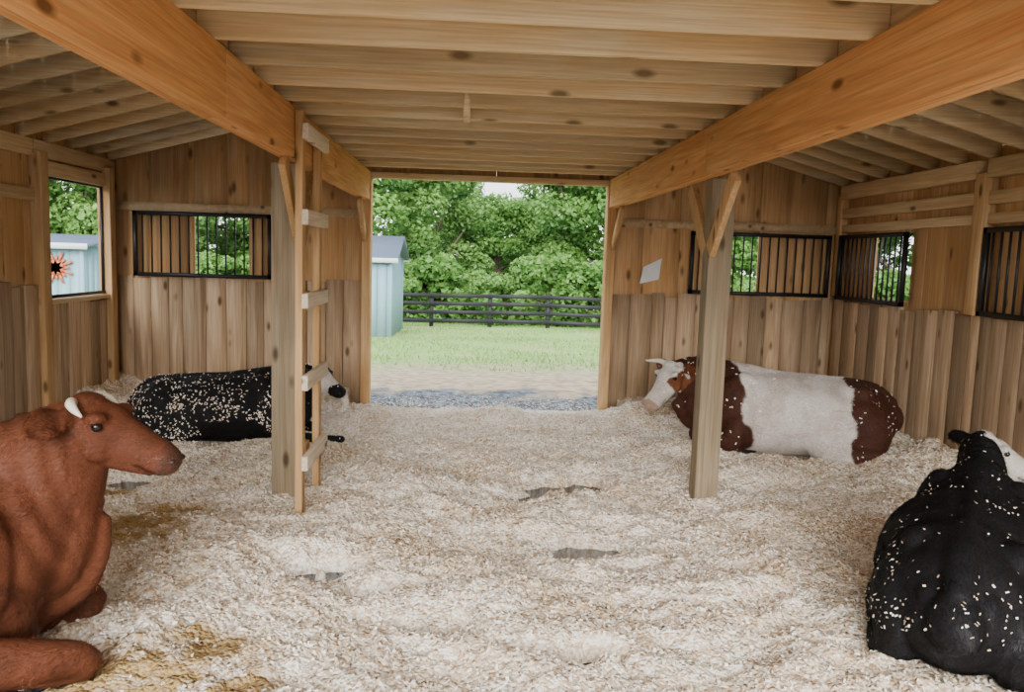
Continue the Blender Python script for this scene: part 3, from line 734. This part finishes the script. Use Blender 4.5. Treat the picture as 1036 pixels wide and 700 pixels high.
def sstep(a, b, x): return max(0.0, min(1.0, (x-a)/(b-a)))
def mixt(a, b, f): return tuple(a[i]*(1-f)+b[i]*f for i in range(3))
BROWN, DBROWN, BLACK, WHITE = (0.150,0.050,0.024), (0.085,0.028,0.014), (0.010,0.010,0.011), (0.76,0.72,0.67)
def c_brown(p, h, n):
    c = mixt(BROWN, DBROWN, 0.4*sstep(-.2,.6,n))
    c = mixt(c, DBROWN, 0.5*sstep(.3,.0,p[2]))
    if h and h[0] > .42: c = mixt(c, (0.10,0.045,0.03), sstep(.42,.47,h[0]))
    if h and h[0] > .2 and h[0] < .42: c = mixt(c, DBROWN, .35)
    return c
def c_black_wf(p, h, n):
    c = BLACK
    if h:
        t, s, u = h
        if abs(s) < .15 and (t > .20+.05*n or (abs(s+.01) < .05+.02*n and u > 0 and t > -.02)): c = WHITE
        if t > .46: c = (0.10,0.07,0.07)
        if t > .3 and n > .35: c = BLACK
    return c
def c_black_wp(p, h, n):
    c = BLACK
    if h:
        t, s, u = h
        if abs(s) < .16 and t > -.02+.05*n: c = (0.66,0.62,0.57)
        if n > .38: c = BLACK
        if t > .45: c = (0.45,0.30,0.24)
    return c
def c_bw(p, h, n):
    x = p[0]+.07*n
    f = sstep(-.52,-.50,x)*(1-sstep(.40,.42,x+0.15*(.4-p[2])))
    c = mixt((0.065,0.024,0.014), (0.74,0.69,0.64), f)
    if h:
        t, s, u = h
        c = WHITE if abs(s) < .14 and t > -.02 else (0.16,0.05,0.02)
        if t > .02 and t < .22 and abs(s) > .065 and u < .03 + .05*n: c = (0.20,0.07,0.03)
        if t > .47: c = (0.50,0.34,0.27)
    return c

HORN_T = [(-.03,.07,.06,.020),(-.01,.105,.065,.018),(.03,.13,.06,.013),(.07,.135,.05,.005)]
HORN_L = [(.0,.07,.06,.026),(.0,.13,.085,.022),(.03,.18,.11,.016),(.07,.205,.14,.010),(.09,.21,.165,.005)]
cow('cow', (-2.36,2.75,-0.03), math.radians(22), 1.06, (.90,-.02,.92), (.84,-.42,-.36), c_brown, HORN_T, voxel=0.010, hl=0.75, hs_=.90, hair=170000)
cow('cow.001', (-2.02,6.72,-0.02), math.radians(0), 0.76, (1.00,-.05,.80), (.80,-.48,-.42), c_black_wf, None, chips=2000, chipfn=lambda p: max(0.08, .95-p[2]) if p[0] < .6 else .1, chipsize=0.0085, stretch=-1, hl=0.82, hair=50000)
cow('cow.002', (2.72,6.60,-0.02), math.radians(172), 0.93, (1.02,.08,.77), (.58,.45,-.72), c_bw, HORN_L, chips=260, chipfn=lambda p: 1 if p[0] > .3 or p[0] < -.5 else .1, chipsize=0.009, tail=-1, hl=0.86, tuck=.14, hair=70000)
cow('cow.003', (2.33,3.42,-0.05), math.radians(54), 0.835, (1.05,.04,.84), (.45,-.80,-.38), c_black_wp, None, chips=900, chipfn=lambda p: max(.12, .8-p[2]), voxel=0.010, chipsize=0.006, tail=.3, tuck=.1, spread=-.05, hair=170000, hairvar=(.4,2.4))

# ------------------------------------------------------------------ light
w = bpy.data.worlds.new('overcast_sky'); SC.world = w; w.use_nodes = True
nt = w.node_tree; bg = nt.nodes['Background']
tc = N(nt, 'ShaderNodeTexCoord'); sx = N(nt, 'ShaderNodeSeparateXYZ'); nt.links.new(tc.outputs['Generated'], sx.inputs[0])
nt.links.new(mixc(nt, (0.96,0.98,1.0), (0.78,0.88,1.0), maprange(nt, sx.outputs[2], 0.1, 0.9, 0, 1)), bg.inputs[0]); bg.inputs[1].default_value = 3.3
sl = bpy.data.lights.new('sun', 'SUN'); sl.energy = 7.4; sl.angle = math.radians(40); sl.color = (1.0,0.98,0.95)
so = bpy.data.objects.new('sun', sl); COL.objects.link(so)
dirv = Vector((0.10, 1.0, -0.42)).normalized()
so.rotation_euler = dirv.to_track_quat('-Z', 'Y').to_euler(); so.location = (0,-10,8)
